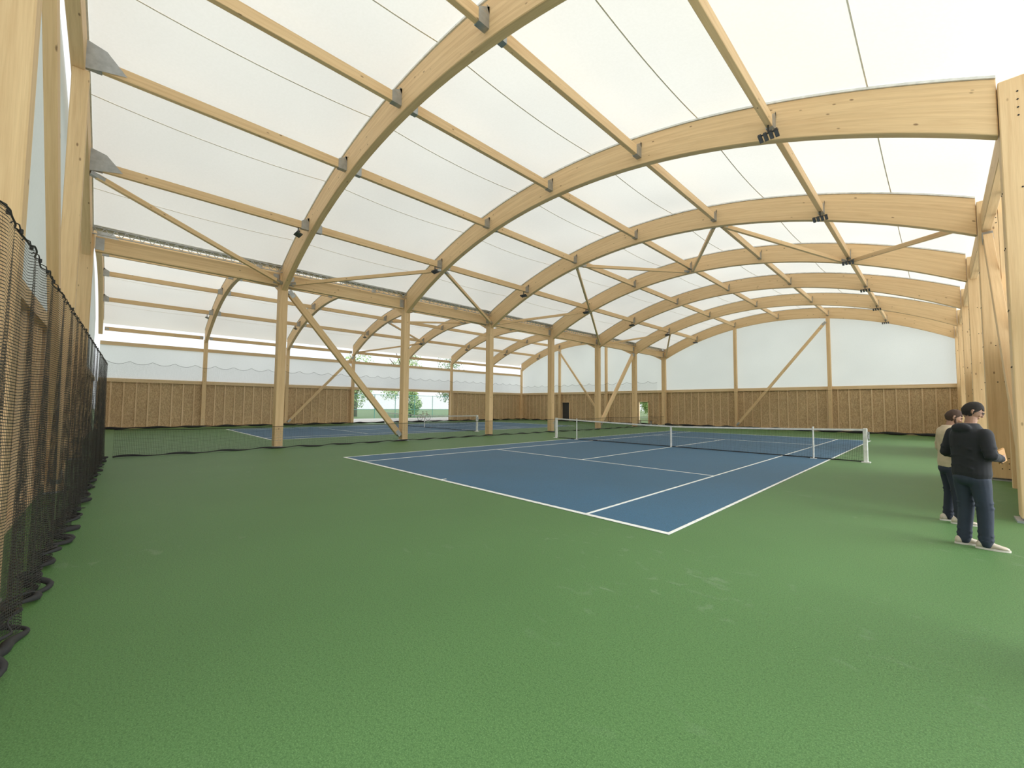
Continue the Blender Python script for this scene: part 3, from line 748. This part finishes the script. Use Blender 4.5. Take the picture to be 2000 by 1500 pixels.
remesh(m.build('hoodie',HOOD,p1),.011,4)
hips=[(0,0,.80,.165,.125),(0,0,.90,.172,.13),(0,0,.97,.165,.125)]
legs=[([(-.088,-.01,.86),(-.095,.015,.49),(-.10,-.03,.07)],[.102,.076,.064]),([(.088,0,.86),(.098,.04,.49),(.09,.04,.07)],[.102,.076,.064])]
m=MB(); oval(m,hips)
for p,r_ in legs: limb(m,p,r_); folds(m,p,r_,((.42,0),(.5,0),(.86,0),(.93,0)))
m.blob((0,-.06,.86),.15,.09,.10,10)
for sx,yy in ((-.10,-.02),(.09,.04)):
    for z in (.10,.14): m.blob((sx,yy,z),.069,.071,.014,8)
remesh(m.build('jeans',DENIM,p1),.011,3)
b=MB(); inner(b,hips,legs,torso,arms); limb(b,[(0,.0,1.46),(0,.03,1.62)],[.060,.054])
headparts(p1,(0,.05,1.695),math.radians(-38),math.radians(-26),SKIN,HAIR,b,glasses=True,hs=1.02)
hand(b,(.17,.175,1.12),(-.35,.9,.05),(-.9,-.35,0),-1,.25); hand(b,(-.195,.17,1.08),(.7,.7,.1),(.6,-.6,0),1,.4)
remesh(b.build('body',SKIN,p1),.0045,2)
shoe(p1,(.09,.04,0),math.radians(-38)); shoe(p1,(-.10,-.03,0),math.radians(-20))
fo=thing('folder','tan paper folder held in the right hand of the person in black','folder',(P1[0],P1[1],1.0),rz=math.radians(-46),ws=False)
m=MB(); m.bar((.130,.19,.13),(.098,.31,.17),.012,.17); m.build('cover',FOLD,fo); m=MB(); m.bar((.141,.195,.135),(.109,.305,.17),.006,.155); m.build('pages',FOLD,fo)

p2=thing('person','bearded person in beige shirt and dark jeans looking down, beside the person in black','person',(2.68,3.85,0),rz=math.radians(-68),ws=False)
torso=[(0,0,.84,.165,.13),(0,0,.92,.175,.135),(0,0,1.03,.168,.125),(0,0,1.15,.172,.125),(0,0,1.26,.188,.13),(0,-.005,1.34,.195,.125),(0,-.01,1.40,.175,.105),(0,-.01,1.45,.11,.08),(0,0,1.48,.072,.07)]
arms=[([(.175,-.01,1.385),(.235,-.05,1.12),(.235,.03,.90)],[.066,.052,.042]),([(-.175,-.01,1.385),(-.235,-.03,1.12),(-.15,.16,1.05)],[.066,.052,.042])]
m=MB(); oval(m,torso)
for p,r_ in arms: limb(m,p,r_); folds(m,p,r_)
remesh(m.build('shirt',BEIGE,p2),.011,4)
hips=[(0,0,.76,.155,.12),(0,0,.86,.163,.125),(0,0,.92,.158,.12)]
legs=[([(-.085,0,.82),(-.09,.02,.46),(-.09,-.02,.07)],[.098,.070,.058]),([(.085,0,.82),(.092,.03,.46),(.10,.04,.07)],[.098,.070,.058])]
m=MB(); oval(m,hips)
for p,r_ in legs: limb(m,p,r_); folds(m,p,r_,((.42,0),(.5,0),(.86,0),(.93,0)))
m.blob((0,-.05,.82),.14,.085,.10,10)
remesh(m.build('jeans',DARKD,p2),.011,3)
b=MB(); inner(b,hips,legs,torso,arms); limb(b,[(0,0,1.40),(0,.035,1.53)],[.056,.052]); limb(b,[(.235,.03,.92),(.236,.045,.86)],[.032,.027])
headparts(p2,(0,.06,1.60),math.radians(-12),math.radians(-26),SKIN,BROWNH,b,beard=BROWNH,hs=.98)
hand(b,(.236,.047,.865),(0,.12,-1),(-1,.2,0),-1,.28,.97); hand(b,(-.15,.16,1.05),(.75,.6,0),(.4,-.8,0),1,.4,.97)
remesh(b.build('body',SKIN,p2),.0045,2)
shoe(p2,(.10,.03,0),math.radians(-14)); shoe(p2,(-.09,-.03,0),math.radians(8))

# ------------------------------------------------------------------ world and sun
w=bpy.data.worlds.new('sky'); bpy.context.scene.world=w; w.use_nodes=True; nt=w.node_tree; bg=nt.nodes['Background']
tc=N(nt,'ShaderNodeTexCoord'); sp=N(nt,'ShaderNodeSeparateXYZ'); L(nt,tc.outputs['Generated'],sp.inputs[0])
nz=N(nt,'ShaderNodeTexNoise',i_Scale=3.0,i_Detail=4.0); L(nt,tc.outputs['Generated'],nz.inputs['Vector'])
c=ramp(nt,sp.outputs[2],[(0,(.92,1.0,1.0)),(.25,(.80,.92,1.0)),(.7,(1,1,1))])
c=mix(nt,math_(nt,'MULTIPLY',ramp(nt,nz.outputs['Fac'],[(.4,(0,0,0)),(.6,(1,1,1))]),.6),c,(1,1,1))
L(nt,c,bg.inputs[0]); bg.inputs[1].default_value=1.22
sl=bpy.data.lights.new('sun','SUN'); sl.energy=5.6; sl.angle=math.radians(60); sl.color=(.97,1,.97)
so=bpy.data.objects.new('sun',sl); C.objects.link(so)
el=math.radians(20)
dirv=-V((math.cos(el)*.95,math.cos(el)*.30,math.sin(el))); so.rotation_euler=dirv.to_track_quat('-Z','Y').to_euler(); so.location=(20,8,15)

# ------------------------------------------------------------------ camera
f,yaw,pit,rol=804.54,math.radians(46.019),0.0528,0.0079
fh=V((-math.sin(yaw),math.cos(yaw),0)); r=V((math.cos(yaw),math.sin(yaw),0)); up=V((0,0,1))
fw=fh*math.cos(pit)+up*math.sin(pit); u2=up*math.cos(pit)-fh*math.sin(pit)
r2=r*math.cos(rol)+u2*math.sin(rol); u3=u2*math.cos(rol)-r*math.sin(rol)
cam=bpy.data.cameras.new('camera'); cam.sensor_width=36; cam.lens=f/2000*36; cam.clip_start=.05; cam.clip_end=500
co=bpy.data.objects.new('camera',cam); C.objects.link(co)
M=Matrix((r2,u3,-fw)).transposed().to_4x4(); M.translation=V((2.587,-5.4545,1.7243)); co.matrix_world=M
if ZOOM:
    u,v_,zf=ZOOM; cam.lens*=zf; cam.shift_x=(u-1000)/2000*zf; cam.shift_y=(750-v_)/2000*zf
bpy.context.scene.camera=co
